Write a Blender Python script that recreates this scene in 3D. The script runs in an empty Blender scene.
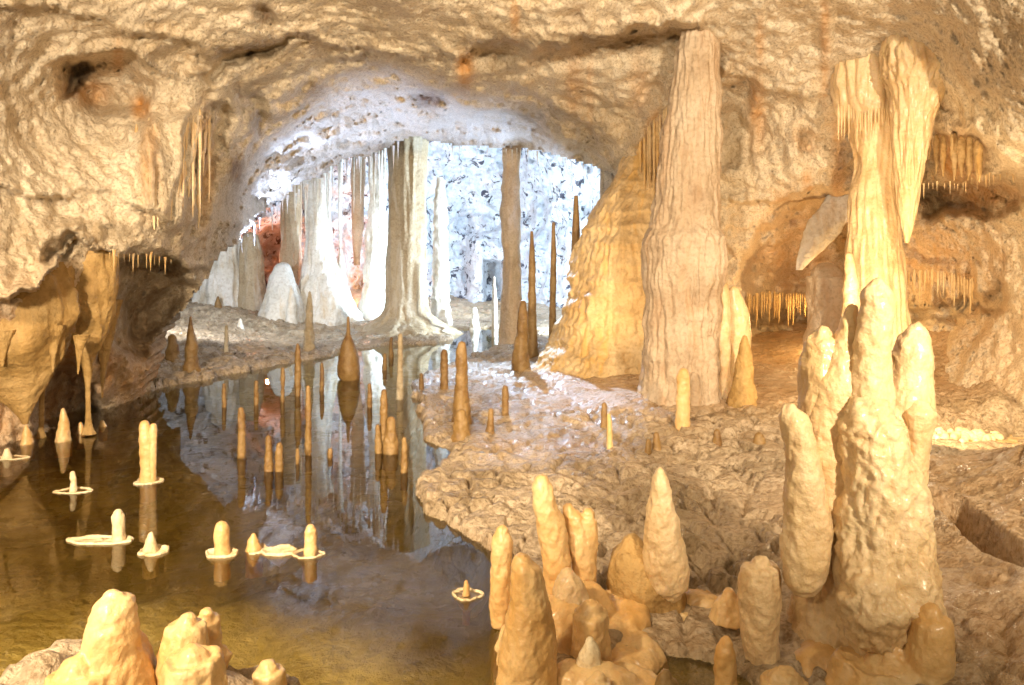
import bpy, math, random
import numpy as np

random.seed(7)
RS = np.random.RandomState(11)
C = bpy.context.scene.collection
F, CX, HY, CH = 720.0, 512.0, 260.0, 3.0          # focal length (px), centre column, horizon row, camera height

# ------------------------------------------------------------------ camera, world, lights, exposure
cam_d = bpy.data.cameras.new('camera'); cam = bpy.data.objects.new('camera', cam_d); C.objects.link(cam)
cam.location = (0, 0, CH); cam.rotation_euler = (math.pi/2, 0, 0)
cam_d.sensor_width = 36; cam_d.lens = F/1024*36; cam_d.shift_y = -(342.5-HY)/1024
cam_d.clip_start = 0.1; cam_d.clip_end = 300
sc = bpy.context.scene; sc.camera = cam
sc.view_settings.view_transform = 'Standard'; sc.view_settings.look = 'None'
sc.view_settings.gamma = 1; sc.view_settings.use_curve_mapping = False
sc.view_settings.exposure = 0.0
sc.cycles.max_bounces = 6; sc.cycles.diffuse_bounces = 3; sc.cycles.glossy_bounces = 3
sc.cycles.transparent_max_bounces = 8; sc.cycles.sample_clamp_indirect = 6
w = bpy.data.worlds.new('world'); sc.world = w; w.use_nodes = True
w.node_tree.nodes['Background'].inputs[0].default_value = (1.0, 0.82, 0.56, 1)
w.node_tree.nodes['Background'].inputs[1].default_value = 0.27

def P3(px, py, D):
    return ((px-CX)/F*D, D, CH-(py-HY)/F*D)

def lamp(kind, name, loc, energy, color, target=None, size=0.3, spot=70, blend=0.5):
    d = bpy.data.lights.new(name, kind); d.energy = energy; d.color = color
    o = bpy.data.objects.new(name, d); C.objects.link(o); o.location = loc
    if kind == 'AREA': d.size = size
    else: d.shadow_soft_size = size
    if kind == 'SPOT': d.spot_size = math.radians(spot); d.spot_blend = blend
    if target is not None:
        import mathutils
        v = mathutils.Vector(target)-mathutils.Vector(loc)
        o.rotation_euler = v.to_track_quat('-Z', 'Y').to_euler()
    return o
WARM = (1.0, 0.78, 0.50); GOLD = (1.0, 0.66, 0.27); COOL = (0.66, 0.84, 1.0)
lamp('SPOT', 'front_left_fill', (-3.5, -2.2, 4.6), 8200, (1, .83, .60), (-4.5, 14, 6.6), 0.35, 92, 0.6)  # unseen fill added behind the camera for the left wall and vault
lamp('SPOT', 'front_right_fill', (4.5, -2.5, 5.6), 8600, (1, .82, .57), (3.8, 14, 7.0), 0.25, 88, 0.6)  # its unseen partner, an added fill for the right side
lamp('SPOT', 'stalagmite_spotlight', (-1.9, 0.2, 3.9), 330, (1.0, .78, .48), (1.2, 5.6, .9), 0.05, 62, 0.5)
lamp('SPOT', 'left_bank_fill', P3(150, 262, 20.5), 3000, (.86, .92, 1.0), P3(262, 290, 33), 0.1, 100, 0.8)  # hidden fill added to lift the dim left bank of the chamber
lamp('SPOT', 'pool_fill', (-4.6, 1.0, 6.0), 3600, WARM, (-4.2, 8.0, 0), 0.3, 90, 0.6)  # unseen fill added to brighten the pool bed
lamp('POINT', 'alcove_lamp', P3(833, 322, 17.8), 170, GOLD, None, 0.10)
lamp('POINT', 'column_lamp', P3(874, 330, 12.0), 140, WARM, None, 0.08)
lamp('SPOT', 'right_bank_lamp', P3(905, 345, 9.5), 950, (1, .74, .40), P3(990, 330, 13.5), 0.10, 120, 0.6)
lamp('SPOT', 'cascade_lamp', (0.9, 14.2, 1.0), 340, GOLD, P3(620, 250, 18), 0.10, 70, 0.8)
lamp('SPOT', 'chamber_floodlight', P3(620, 300, 27), 9500, COOL, P3(455, 210, 40), 0.2, 150, 0.4)
lamp('SPOT', 'chamber_uplight', P3(640, 300, 24), 4800, (.34, .54, 1.0), P3(390, 128, 22), 0.15, 62, 0.8)
lamp('SPOT', 'chamber_downlight', P3(480, 128, 27), 15000, (.50, .70, 1.0), P3(540, 415, 13.8), 0.06, 40, 0.7)
lamp('SPOT', 'chamber_left_lamp', P3(410, 300, 32), 1000, COOL, P3(300, 170, 36), 0.2, 140, 0.5)
lamp('SPOT', 'chamber_rear_lamp', P3(402, 260, 33), 2600, COOL, P3(470, 200, 42), 0.2, 150, 0.5)
lamp('POINT', 'chamber_glow_lamp', P3(352, 285, 36.5), 420, (1.0, 0.36, 0.14), None, 0.1)
lamp('POINT', 'chamber_red_lamp', P3(268, 262, 35), 200, (1.0, 0.36, 0.16), None, 0.1)
lamp('SPOT', 'soffit_lamp', P3(235, 285, 21.0), 3600, (0.42, 0.58, 1.0), P3(320, 140, 21), 0.06, 80, 0.8)

# ------------------------------------------------------------------ numpy noise
_perm = np.arange(256); RS.shuffle(_perm); _perm = np.concatenate([_perm]*3)
_g = RS.randn(256, 3); _g /= np.linalg.norm(_g, axis=1)[:, None]
def perlin(x, y, z):
    xi = np.floor(x).astype(int); yi = np.floor(y).astype(int); zi = np.floor(z).astype(int)
    xf, yf, zf = x-xi, y-yi, z-zi
    xi &= 255; yi &= 255; zi &= 255
    u = xf*xf*xf*(xf*(xf*6-15)+10); v = yf*yf*yf*(yf*(yf*6-15)+10); ww = zf*zf*zf*(zf*(zf*6-15)+10)
    def gr(a, b, c):
        h = _perm[_perm[_perm[(xi+a) & 255]+((yi+b) & 255)]+((zi+c) & 255)] & 255
        g = _g[h]
        return g[..., 0]*(xf-a)+g[..., 1]*(yf-b)+g[..., 2]*(zf-c)
    l = lambda a, b, t: a+t*(b-a)
    return l(l(l(gr(0,0,0), gr(1,0,0), u), l(gr(0,1,0), gr(1,1,0), u), v),
             l(l(gr(0,0,1), gr(1,0,1), u), l(gr(0,1,1), gr(1,1,1), u), v), ww)*1.5
def fbm(p, s=1.0, o=4, sz=1.0, off=0.0, rough=0.5):
    a, f, r = 1.0, s, 0
    for _ in range(o):
        r = r+a*perlin(p[..., 0]*f+off, p[..., 1]*f+off*1.7, p[..., 2]*f*sz+off*.3); a *= rough; f *= 2.03
    return r
def ridged(p, s=1.0, o=3, sz=1.0, off=0.0):
    a, f, r = 1.0, s, 0
    for _ in range(o):
        r = r+a*(1-2*np.abs(perlin(p[..., 0]*f+off, p[..., 1]*f+off, p[..., 2]*f*sz+off))); a *= .5; f *= 2.1
    return r
def sstep(x): x = np.clip(x, 0, 1); return x*x*(3-2*x)

# ------------------------------------------------------------------ polygon tools
def inside(px, py, poly):
    r = np.zeros(np.shape(px), bool); n = len(poly)
    for i in range(n):
        x0, y0 = poly[i]; x1, y1 = poly[(i+1) % n]
        if y0 == y1: continue
        c = ((y0 > py) != (y1 > py)) & (px < (x1-x0)*(py-y0)/(y1-y0)+x0)
        r ^= c
    return r
def segdist(px, py, pts, closed=False):
    d = np.full(np.shape(px), 1e9); n = len(pts)
    for i in range(n if closed else n-1):
        x0, y0 = pts[i]; x1, y1 = pts[(i+1) % n]
        dx, dy = x1-x0, y1-y0; L = dx*dx+dy*dy+1e-9
        t = np.clip(((px-x0)*dx+(py-y0)*dy)/L, 0, 1)
        d = np.minimum(d, np.hypot(px-x0-t*dx, py-y0-t*dy))
    return d
def sdist(px, py, poly):                       # positive inside
    d = segdist(px, py, poly, True); return np.where(inside(px, py, poly), d, -d)
class TPS:
    def __init__(s, pts, vals, reg=1e-3, sc_=1.0):
        s.p = np.array(pts, float)/sc_; s.s = sc_; n = len(pts); v = np.array(vals, float)
        A = np.zeros((n+3, n+3)); A[:n, :n] = s.k(s.p, s.p)+reg*np.eye(n)
        A[:n, n] = 1; A[:n, n+1:] = s.p; A[n, :n] = 1; A[n+1:, :n] = s.p.T
        s.w = np.linalg.solve(A, np.concatenate([v, [0, 0, 0]]))
    def k(s, a, b):
        r = np.sqrt(((a[:, None]-b[None])**2).sum(-1)); return r                    # biharmonic-like linear kernel, no overshoot
    def __call__(s, x, y):
        q = np.stack([np.ravel(x), np.ravel(y)], 1)/s.s; n = len(s.p); out = np.zeros(len(q))
        for i in range(0, len(q), 40000):
            qq = q[i:i+40000]; out[i:i+40000] = s.k(qq, s.p)@s.w[:n]+s.w[n]+qq@s.w[n+1:]
        return out.reshape(np.shape(x))

# ------------------------------------------------------------------ materials
def node(nt, t, **k):
    n = nt.nodes.new(t)
    for a, b in k.items(): setattr(n, a, b)
    return n
def rock(name, light, mid, dark, sc1=0.7, vein=None, vein_amt=0.5, rough=0.6, bump=0.35, fine=9.0, spots=None, spot_t=(0.60, 0.68),
         spot_scale=2.2, sss=0.0, coat=0.0, speck=0.35, vsc=(2.5, 2.5, 0.35), wetvar=False, silt=None):
    m = bpy.data.materials.new(name); m.use_nodes = True; nt = m.node_tree; L = nt.links.new
    b = nt.nodes['Principled BSDF']; b.inputs['Roughness'].default_value = rough
    geo = node(nt, 'ShaderNodeNewGeometry'); pos = geo.outputs['Position']
    def noise(scale, det=5, r=.55, vec=None, dist=0.0):
        n = node(nt, 'ShaderNodeTexNoise'); n.inputs['Scale'].default_value = scale; n.inputs['Detail'].default_value = det
        n.inputs['Roughness'].default_value = r; n.inputs['Distortion'].default_value = dist; L(vec or pos, n.inputs['Vector']); return n.outputs['Fac']
    def ramp(src, stops):
        r = node(nt, 'ShaderNodeValToRGB'); e = r.color_ramp.elements
        while len(e) < len(stops): e.new(0.5)
        for i, (p, c) in enumerate(stops): e[i].position = p; e[i].color = (*c, 1) if len(c) == 3 else c
        L(src, r.inputs[0]); return r.outputs[0]
    def mix(a, c, f, mode='MIX'):
        x = node(nt, 'ShaderNodeMix', data_type='RGBA', blend_type=mode)
        for s, v in ((6, a), (7, c), (0, f)):
            if hasattr(v, 'is_linked'): L(v, x.inputs[s])
            else: x.inputs[s].default_value = v if s == 0 else (*v, 1)
        return x.outputs[2]
    base = ramp(noise(sc1, 7, .6, dist=.4), [(0.30, dark), (0.46, mid), (0.62, light)])
    base = mix(base, ramp(noise(fine*2.5, 4), [(0.36, (.55, .48, .40)), (0.52, (1, 1, 1))]), speck, 'MULTIPLY')
    mp = node(nt, 'ShaderNodeMapping'); mp.inputs['Scale'].default_value = vsc; L(pos, mp.inputs['Vector'])
    if vein:
        v = ramp(noise(1.0, 5, .6, mp.outputs[0], .5), [(0.52, (0, 0, 0)), (0.66, (vein_amt,)*3)])
        base = mix(base, vein, v)
    if spots:
        v = ramp(noise(spot_scale, 6, .68, dist=.8), [(spot_t[0], (0, 0, 0)), (spot_t[1], (1, 1, 1))])
        base = mix(base, spots, v)
    at = node(nt, 'ShaderNodeAttribute', attribute_name='stain_shading'); sep = node(nt, 'ShaderNodeSeparateColor'); L(at.outputs['Color'], sep.inputs[0])
    nz = noise(3.5, 5, .65)
    def att(ch, col, prev, amt=1.0):
        mu = node(nt, 'ShaderNodeMath', operation='MULTIPLY'); L(sep.outputs[ch], mu.inputs[0])
        r = ramp(nz, [(0.28, (.45,)*3), (0.62, (1, 1, 1))]); L(r, mu.inputs[1])
        return mix(prev, col, mu.outputs[0])
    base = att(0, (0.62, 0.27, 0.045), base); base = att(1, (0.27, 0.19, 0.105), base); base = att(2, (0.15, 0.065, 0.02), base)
    if silt:                                  # olive silt lies on everything below the waterline
        sx = node(nt, 'ShaderNodeSeparateXYZ'); L(pos, sx.inputs[0]); mr = node(nt, 'ShaderNodeMapRange'); L(sx.outputs[2], mr.inputs[0])
        mr.inputs[1].default_value = .01; mr.inputs[2].default_value = -.04
        sil = mix(silt, ramp(noise(1.1, 6, .65, dist=.6), [(0.35, (.55, .50, .38)), (0.6, (1, 1, 1))]), .9, 'MULTIPLY')
        base = mix(base, sil, mr.outputs[0])
    L(base, b.inputs['Base Color'])
    h1 = noise(fine, 6, .65); h2 = noise(fine*.33, 4, .6)
    vo = node(nt, 'ShaderNodeTexVoronoi'); vo.inputs['Scale'].default_value = fine*.9; L(pos, vo.inputs['Vector'])
    a1 = node(nt, 'ShaderNodeMath', operation='ADD'); L(h1, a1.inputs[0]); L(h2, a1.inputs[1])
    a2 = node(nt, 'ShaderNodeMath', operation='MULTIPLY_ADD'); L(vo.outputs['Distance'], a2.inputs[0]); a2.inputs[1].default_value = .35; L(a1.outputs[0], a2.inputs[2])
    bp = node(nt, 'ShaderNodeBump'); bp.inputs['Strength'].default_value = bump; bp.inputs['Distance'].default_value = 0.8/fine
    L(a2.outputs[0], bp.inputs['Height']); L(bp.outputs[0], b.inputs['Normal'])
    if sss:
        b.inputs['Subsurface Weight'].default_value = sss; b.inputs['Subsurface Radius'].default_value = (0.12, 0.06, 0.02); b.inputs['Subsurface Scale'].default_value = .5
    if coat: b.inputs['Coat Weight'].default_value = coat; b.inputs['Coat Roughness'].default_value = 0.22
    if wetvar:
        r = ramp(noise(1.3, 5), [(0.42, (.22,)*3), (0.6, (rough,)*3)]); L(r, b.inputs['Roughness'])
    return m
M = {}
M['cave'] = rock('cave_rock', (.83, .71, .54), (.76, .63, .46), (.60, .47, .31), .55, (.62, .42, .20), .30, .75, .9, 9.0, speck=.7)
M['bed'] = rock('ground_rock', (.60, .47, .33), (.50, .38, .25), (.33, .24, .14), .9, None, 0, .5, .9, 7.0, wetvar=True, speck=.75, silt=(.62, .50, .20))
M['white'] = rock('white_rock', (.82, .86, .92), (.72, .77, .84), (.50, .54, .62), .5, None, 0, .55, 1.0, 2.4, (.07, .07, .10), (.565, .60), 1.6)
M['chalk'] = rock('chalky_calcite', (.84, .83, .80), (.76, .74, .68), (.55, .50, .40), .6, (.60, .46, .28), .6, .55, .6, 4.0)
M['column'] = rock('column_calcite', (.66, .53, .39), (.58, .44, .30), (.42, .29, .18), .8, (.55, .34, .19), .45, .6, .6, 6.0)
M['tan'] = rock('tan_calcite', (.52, .43, .30), (.46, .36, .23), (.34, .25, .15), .8, (.62, .58, .50), .6, .6, .6, 5.0)
M['honey'] = rock('honey_calcite', (.80, .56, .28), (.73, .46, .19), (.58, .33, .11), 2.2, (.70, .36, .08), .45, .38, .35, 14.0, sss=.12, coat=.35, speck=.2)
M['cream'] = rock('cream_calcite', (.80, .61, .37), (.74, .53, .29), (.62, .40, .19), 2.0, (.72, .46, .18), .3, .4, .5, 16.0, sss=.12, coat=.3, speck=.25)
M['amber'] = rock('amber_calcite', (.34, .21, .08), (.27, .155, .05), (.18, .09, .03), 3.0, None, 0, .45, .4, 14.0)
M['umber'] = rock('shaded_umber_flowstone', (.54, .35, .14), (.44, .27, .09), (.28, .16, .05), 1.4, (.66, .40, .14), .5, .6, .6, 7.0)  # umber brown, darkened to paint in the shade under the wall
M['gold'] = rock('gold_flowstone', (.78, .59, .34), (.70, .50, .26), (.52, .34, .15), 1.0, (.80, .47, .12), .6, .55, .6, 6.0)
M['pale'] = rock('pale_calcite', (.86, .74, .52), (.80, .64, .40), (.62, .45, .24), 2.5, None, 0, .45, .4, 18.0)

def water_mat():
    m = bpy.data.materials.new('still_water'); m.use_nodes = True; nt = m.node_tree; L = nt.links.new
    nt.nodes.remove(nt.nodes['Principled BSDF']); out = nt.nodes['Material Output']
    tr = node(nt, 'ShaderNodeBsdfTransparent'); tr.inputs[0].default_value = (.97, .92, .72, 1)
    gl = node(nt, 'ShaderNodeBsdfGlossy'); gl.inputs['Roughness'].default_value = 0.015; gl.inputs[0].default_value = (1, 1, 1, 1)
    fr = node(nt, 'ShaderNodeFresnel'); fr.inputs[0].default_value = 1.42
    mx = node(nt, 'ShaderNodeMixShader'); nz = node(nt, 'ShaderNodeTexNoise'); nz.inputs['Scale'].default_value = 1.6; nz.inputs['Detail'].default_value = 2
    geo = node(nt, 'ShaderNodeNewGeometry'); L(geo.outputs['Position'], nz.inputs['Vector'])
    bp = node(nt, 'ShaderNodeBump'); bp.inputs['Strength'].default_value = .03; bp.inputs['Distance'].default_value = .05
    L(nz.outputs[0], bp.inputs['Height']); L(bp.outputs[0], gl.inputs['Normal'])
    L(fr.outputs[0], mx.inputs[0]); L(tr.outputs[0], mx.inputs[1]); L(gl.outputs[0], mx.inputs[2]); L(mx.outputs[0], out.inputs[0])
    return m
M['water'] = water_mat()

# ------------------------------------------------------------------ mesh helpers
def mk(name, V, faces, mat, origin=None, parent=None, stain_shading=None, smooth=True):
    V = np.asarray(V, float)
    o0 = np.array(origin if origin is not None else (0, 0, 0), float)
    me = bpy.data.meshes.new(name)
    Fa = np.asarray(faces, np.int32)
    me.vertices.add(len(V)); me.vertices.foreach_set('co', (V-o0).astype(np.float32).ravel())
    n = len(Fa); k = Fa.shape[1]
    me.loops.add(n*k); me.loops.foreach_set('vertex_index', Fa.ravel())
    me.polygons.add(n); me.polygons.foreach_set('loop_start', np.arange(n, dtype=np.int32)*k)
    me.polygons.foreach_set('loop_total', np.full(n, k, np.int32))
    me.polygons.foreach_set('use_smooth', np.full(n, smooth, bool))
    if stain_shading is not None:
        a = me.color_attributes.new('stain_shading', 'FLOAT_COLOR', 'POINT')
        a.data.foreach_set('color', np.concatenate([stain_shading, np.ones((len(V), 1))], 1).astype(np.float32).ravel())
    me.update(calc_edges=True); me.validate()
    me.materials.append(mat)
    o = bpy.data.objects.new(name, me); C.objects.link(o); o.location = o0
    if parent: o.parent = parent; o.location = o0-np.array(parent.location)
    return o
def tag(o, label, cat, group=None, kind=None):
    if label: o['label'] = label
    if cat: o['category'] = cat
    if group: o['group'] = group
    if kind: o['kind'] = kind
    return o
def gridfaces(R, K, mask=None, wrap=False, flip=False):
    kk = K if wrap else K-1
    r, c = np.meshgrid(np.arange(R-1), np.arange(kk), indexing='ij'); c2 = (c+1) % K
    f = np.stack([r*K+c, r*K+c2, (r+1)*K+c2, (r+1)*K+c], -1)
    if mask is not None: f = f[mask]
    f = f.reshape(-1, 4)
    return f[:, ::-1] if flip else f
def drop_loose(V, Fa, st=None):
    u, inv = np.unique(Fa.ravel(), return_inverse=True)
    return V[u], inv.reshape(Fa.shape), (st[u] if st is not None else None)

# ------------------------------------------------------------------ ground
WATER = [(-30, 2.5), (-30, 11), (-9.0, 11.2), (-8.6, 13.5), (-8.4, 16), (-7.5, 18.2), (-6.4, 20.6), (-5.4, 23.2), (-4.4, 25.0), (-2.6, 26.0),
         (-2.3, 27.5), (-3.0, 29.0), (-2.6, 31), (-1.2, 31.5), (.6, 30.5), (1.0, 28), (.6, 25.5), (-.5, 24.3), (-1.3, 22.5), (-2.0, 20.2),
         (-2.3, 18.8), (-2.5, 17.3), (-2.15, 15.4), (-1.9, 13.5), (-1.5, 12), (-1.03, 11.1), (-1.17, 10.3), (-1.42, 9.45),
         (-1.22, 8.8), (-.8, 8.0), (-.31, 7.1), (-.11, 6.5), (-.15, 5.7), (-.2, 5.0), (-.3, 2.5)]
GP = []                                      # (px, py, D) or world points for land height
def gp(px, py, D): x, y, z = P3(px, py, D); GP.append((x, y, z))
for x, y in WATER[4:-1]: GP.append((x*1.0, y, .10))
for t in [(200, 300, 33), (260, 310, 33), (330, 325, 31), (180, 330, 24), (150, 350, 20), (250, 335, 27), (300, 345, 26), (100, 300, 34),
          (402, 316, 29.5), (375, 328, 29), (432, 330, 29), (402, 336, 27.2), (470, 328, 34), (520, 332, 31), (560, 335, 27), (500, 300, 45), (350, 290, 40), (620, 300, 36),
          (545, 362, 19.8), (580, 350, 20), (530, 385, 16.6), (600, 352, 18.4), (640, 392, 14.6), (560, 395, 15.4), (680, 398, 14.2), (720, 405, 13.6),
          (760, 402, 14.0), (760, 360, 18), (800, 330, 21), (850, 330, 21), (820, 400, 13.8), (900, 400, 13), (1000, 395, 12.5), (960, 380, 15), (1024, 300, 15),
          (640, 430, 12.3), (600, 470, 9.9), (500, 500, 8.6), (560, 520, 8.0), (700, 450, 10.9), (760, 470, 9.6), (640, 520, 7.9), (520, 450, 11.1), (480, 430, 12.4),
          (560, 600, 6.1), (620, 640, 5.5), (700, 590, 6.3), (720, 670, 5.2), (860, 640, 5.3), (860, 560, 6.3), (930, 640, 5.0), (960, 560, 6.0),
          (1010, 640, 4.8), (1024, 560, 5.6), (990, 500, 6.8), (1024, 445, 7.4), (940, 470, 7.6), (1100, 420, 7.2), (925, 455, 8.0), (965, 468, 7.9), (1010, 448, 7.8), (960, 459, 8.8), (1020, 452, 8.8), (960, 448, 10.4), (1020, 446, 10.4), (960, 440, 11.8), (1020, 438, 11.8), (900, 440, 11.4), (960, 412, 12.9), (1020, 410, 12.6), (1100, 600, 4.6), (940, 520, 6.6), (800, 500, 8.4)]:
    gp(*t)
GP += [(12, 5, 1.4), (14, 12, 2.0), (3, 3.5, .2), (6, 4, .6), (-12, 30, 1), (10, 30, 2), (8, 40, 2), (-8, 45, 1.5), (16, 20, 3)]
_gt = TPS([(a, b) for a, b, c in GP], [c for a, b, c in GP], 1e-2, 5.0)
def gz(x, y):
    x = np.asarray(x, float); y = np.asarray(y, float)
    zl = np.maximum(_gt(x, y), .07)
    n = np.stack([x, y, 0*x], -1)
    d = -sdist(x, y, WATER)+.22*fbm(n, .9, 3)*np.clip(y/12, .6, 1.6)     # + on land
    t = sstep((d+.12)/.30)
    zw = -.42+.14*fbm(n, .35, 3, off=5)
    return zw+(zl-zw)*t
def gdist(px, py):                            # where the ray through a pixel meets ground or water
    D = np.concatenate([np.arange(3.5, 12, .05), np.arange(12, 48, .1)])
    x = (px-CX)/F*D; z = CH-(py-HY)/F*D
    g = np.maximum(gz(x, D), 0)
    i = np.argmax(z <= g) if (z <= g).any() else len(D)-1
    return float(D[i]), float(g[i])

def build_ground():
    R, K = 560, 620
    t = np.linspace(0, 1, R)[:, None]; y = 2.6*(50/2.6)**t
    u = np.linspace(-1.02, 1.08, K)[None]
    x = u*y; y = np.broadcast_to(y, x.shape)
    z = gz(x, y)
    p = np.stack([x, y, z], -1); land = sstep((z-.0)/.12)
    far = np.clip(y/10, .7, 2)
    near_right = sstep((x-2.4)/1.0)*sstep((9.5-y)/1.5)
    sm = sstep((y-13)/2)*sstep((x-.3)/1.5)
    rough = (.16*fbm(p, 1.1, 3)+.05*ridged(p, 2.6, 3)*(1-.7*sm)+.028*fbm(p, 9, 3))*(1-.55*sm)*(1-.55*near_right)
    pits = -np.clip(ridged(p*np.array([1, .75, 1]), 3.0, 2, off=3)-.85, 0, 1)*.26*(1-sm)*(1-.7*near_right)
    z2 = z+land*(rough*.55+pits)*(.8+.2*far)+(1-land)*(.05*fbm(p, 1.6, 4)-.06*np.clip(ridged(p, .8, 2, off=9)-1.2, 0, 1))
    z2 = np.where(land > .5, np.maximum(z2, .03), np.minimum(z2, -.02))
    # the crevice cut into the right hand mound
    cr = [((950-CX)/F*6.9, 6.9), ((985-CX)/F*6.2, 6.2), ((1005-CX)/F*5.9, 5.9), ((1040-CX)/F*5.5, 5.5)]
    z2 -= .55*sstep(1-segdist(x, y, cr)/.16)
    # brown rimstone puddle basin at the foot of the foreground stalagmites
    q = np.hypot((x-1.15)/.55, (y-5.0)/.45); z2 = np.where(q < 1.25, np.minimum(z2, -.02-.10*(1-q)+np.clip(q-1, 0, 1)*2.0), z2)
    p = np.stack([x, y, z2], -1)
    st = np.zeros(p.shape)
    st[..., 0] = .28*sstep((x+.2)/2)*sstep((y-12.3)/2.5)*sstep((24-y)/3)+.25*near_right
    st[..., 1] = np.clip(.55*(1-land)*sstep((16-y)/5), 0, 1)
    st[..., 0] = np.maximum(st[..., 0], .5*(1-land)*np.clip(fbm(p, .8, 3, off=2)+.3, 0, 1)*sstep((16-y)/5))
    o = mk('floor', p.reshape(-1, 3), gridfaces(R, K, flip=False), M['bed'], stain_shading=st.reshape(-1, 3))
    o['kind'] = 'structure'
    # pool
    w_ = mk('water', [(-32, 2.2, 0), (20, 2.2, 0), (20, 50, 0), (-32, 50, 0)], [(0, 1, 2, 3)], M['water'], smooth=False)
    w_['kind'] = 'structure'
build_ground()

# ------------------------------------------------------------------ front rock shell (walls and vault) as a relief of real depth
OPEN = [(140, 402), (152, 345), (176, 318), (192, 300), (206, 282), (212, 268), (222, 255), (236, 246), (262, 214), (284, 200), (300, 185), (322, 178), (345, 160),
        (372, 158), (400, 142), (416, 138), (450, 147), (480, 148), (520, 148), (556, 156), (590, 166), (613, 176), (610, 190), (598, 204), (640, 260), (700, 330), (700, 470), (140, 470)]
SHELL = [  # px, py, D
 (-300, -350, 5), (0, -350, 5.5), (300, -350, 6), (600, -350, 6.5), (900, -350, 6), (1300, -350, 5), (-300, 0, 6), (1350, 0, 6), (-300, 250, 7), (-300, 450, 7.5), (1350, 250, 9), (1350, 450, 9),
 (0, 0, 9.5), (120, 0, 10.5), (250, 0, 11.5), (400, 0, 12), (540, 0, 12.5), (700, 0, 13), (850, 0, 12), (1024, 0, 9.5),
 (0, 100, 10.5), (80, 60, 11.8), (100, 100, 13), (60, 150, 11.8), (0, 200, 10.3), (100, 180, 12.2), (170, 100, 13), (170, 160, 13), (170, 220, 13.4), (100, 235, 12.2), (30, 250, 10.6), (200, 230, 15),
 (230, 60, 13.6), (260, 100, 15.5), (238, 180, 17), (230, 225, 17.3), (212, 262, 17), (190, 290, 16.6), (160, 335, 16.2), (290, 110, 16.5), (320, 80, 16.5), (300, 40, 14), (360, 60, 16), (440, 20, 13.5), (450, 60, 15), (470, 90, 17),
 (430, 95, 18), (380, 90, 18), (520, 110, 19), (560, 130, 19), (600, 140, 18.5), (620, 160, 18.8), (540, 60, 15), (600, 50, 14.5), (580, 90, 16.5), (640, 90, 15.8), (650, 150, 17.5), (630, 190, 18.6), (690, 60, 15.5),
 (262, 200, 21.5), (240, 235, 20.5), (300, 170, 22), (345, 150, 23), (400, 136, 24), (450, 143, 25), (520, 144, 25), (580, 156, 23), (612, 176, 20.5), (300, 150, 20.5), (360, 120, 20.5), (430, 118, 21), (500, 125, 22), (325, 120, 19),
 (0, 300, 10.6), (40, 330, 11.3), (95, 300, 12.6), (110, 350, 13.3), (60, 380, 12.4), (0, 400, 11.4), (0, 460, 11.4), (60, 440, 12.8), (110, 410, 14.6), (140, 400, 15.6), (140, 330, 15.4), (150, 300, 15.5), (170, 290, 15.6),
 (640, 240, 18.6), (640, 330, 18.6), (600, 400, 19), (760, 60, 14.5), (760, 120, 16.5), (740, 180, 17.6), (790, 170, 16), (820, 130, 15.6), (830, 190, 17), (740, 260, 18.5), (740, 320, 19.5),
 (900, 60, 13.6), (960, 60, 11.2), (1024, 60, 9.8), (1000, 130, 11.2), (930, 130, 14.6), (1024, 170, 11.6), (980, 200, 14.4), (900, 200, 17.5), (850, 260, 19.5), (820, 330, 21), (900, 250, 17.6), (960, 250, 16.2), (1024, 230, 13.8), (960, 300, 16.8), (900, 330, 18.5),
 (1024, 300, 13.2), (1024, 400, 12.4), (960, 350, 15.4), (960, 400, 14.4), (900, 400, 17), (800, 400, 23), (1024, 460, 12.5), (920, 450, 16)]
RECESS = [  # polygon, extra depth, softness px
 ([(112, 262), (150, 256), (178, 268), (190, 290), (160, 330), (135, 352), (95, 352), (108, 320), (104, 285)], 1.7, 16),
 ([(40, 402), (52, 362), (80, 372), (96, 395), (90, 425), (40, 430)], 1.5, 10),
 ([(46, 252), (60, 243), (78, 232), (78, 246), (66, 256), (44, 262)], .8, 7),
 ([(60, 66), (84, 60), (86, 76), (70, 84), (60, 100)], 1.1, 7),
 ([(64, 90), (90, 60), (130, 56), (150, 90), (145, 115), (100, 112)], .6, 12),
 ([(205, 62), (250, 44), (290, 38), (270, 52), (225, 72), (214, 84)], .9, 8),
 ([(212, 110), (226, 108), (212, 190), (190, 236), (198, 180)], 1.1, 9),
 ([(238, 88), (252, 96), (270, 122), (262, 130), (242, 106)], .6, 7),
 ([(250, 8), (262, 8), (276, 18), (270, 24), (256, 18)], .7, 5),
 ([(412, 98), (430, 93), (450, 100), (446, 108), (414, 108)], .8, 6),
 ([(455, 66), (470, 56), (500, 44), (530, 52), (600, 42), (690, 30), (700, 46), (640, 56), (600, 60), (560, 62), (500, 66)], 1.0, 14),
 ([(515, 78), (540, 62), (600, 60), (660, 48), (672, 56), (660, 110), (630, 140), (600, 120), (560, 108)], .7, 12),
 ([(640, 180), (648, 130), (668, 105), (676, 180), (660, 205), (640, 205)], .9, 8),
 ([(720, 90), (745, 80), (752, 130), (745, 168), (724, 170)], .7, 12),
 ([(748, 300), (752, 262), (764, 236), (780, 214), (800, 207), (830, 196), (852, 200), (856, 330), (745, 328)], 2.6, 12),
 ([(926, 142), (955, 134), (985, 146), (990, 165), (970, 186), (924, 186)], 1.5, 9),
 ([(920, 188), (960, 184), (1000, 176), (1030, 170), (1030, 206), (990, 210), (930, 214)], 2.0, 9),
 ([(803, 120), (815, 125), (818, 150), (806, 152)], .5, 12),
 ([(900, 306), (980, 300), (1000, 280), (1010, 300), (985, 315), (900, 322)], 1.2, 6),
]
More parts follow.
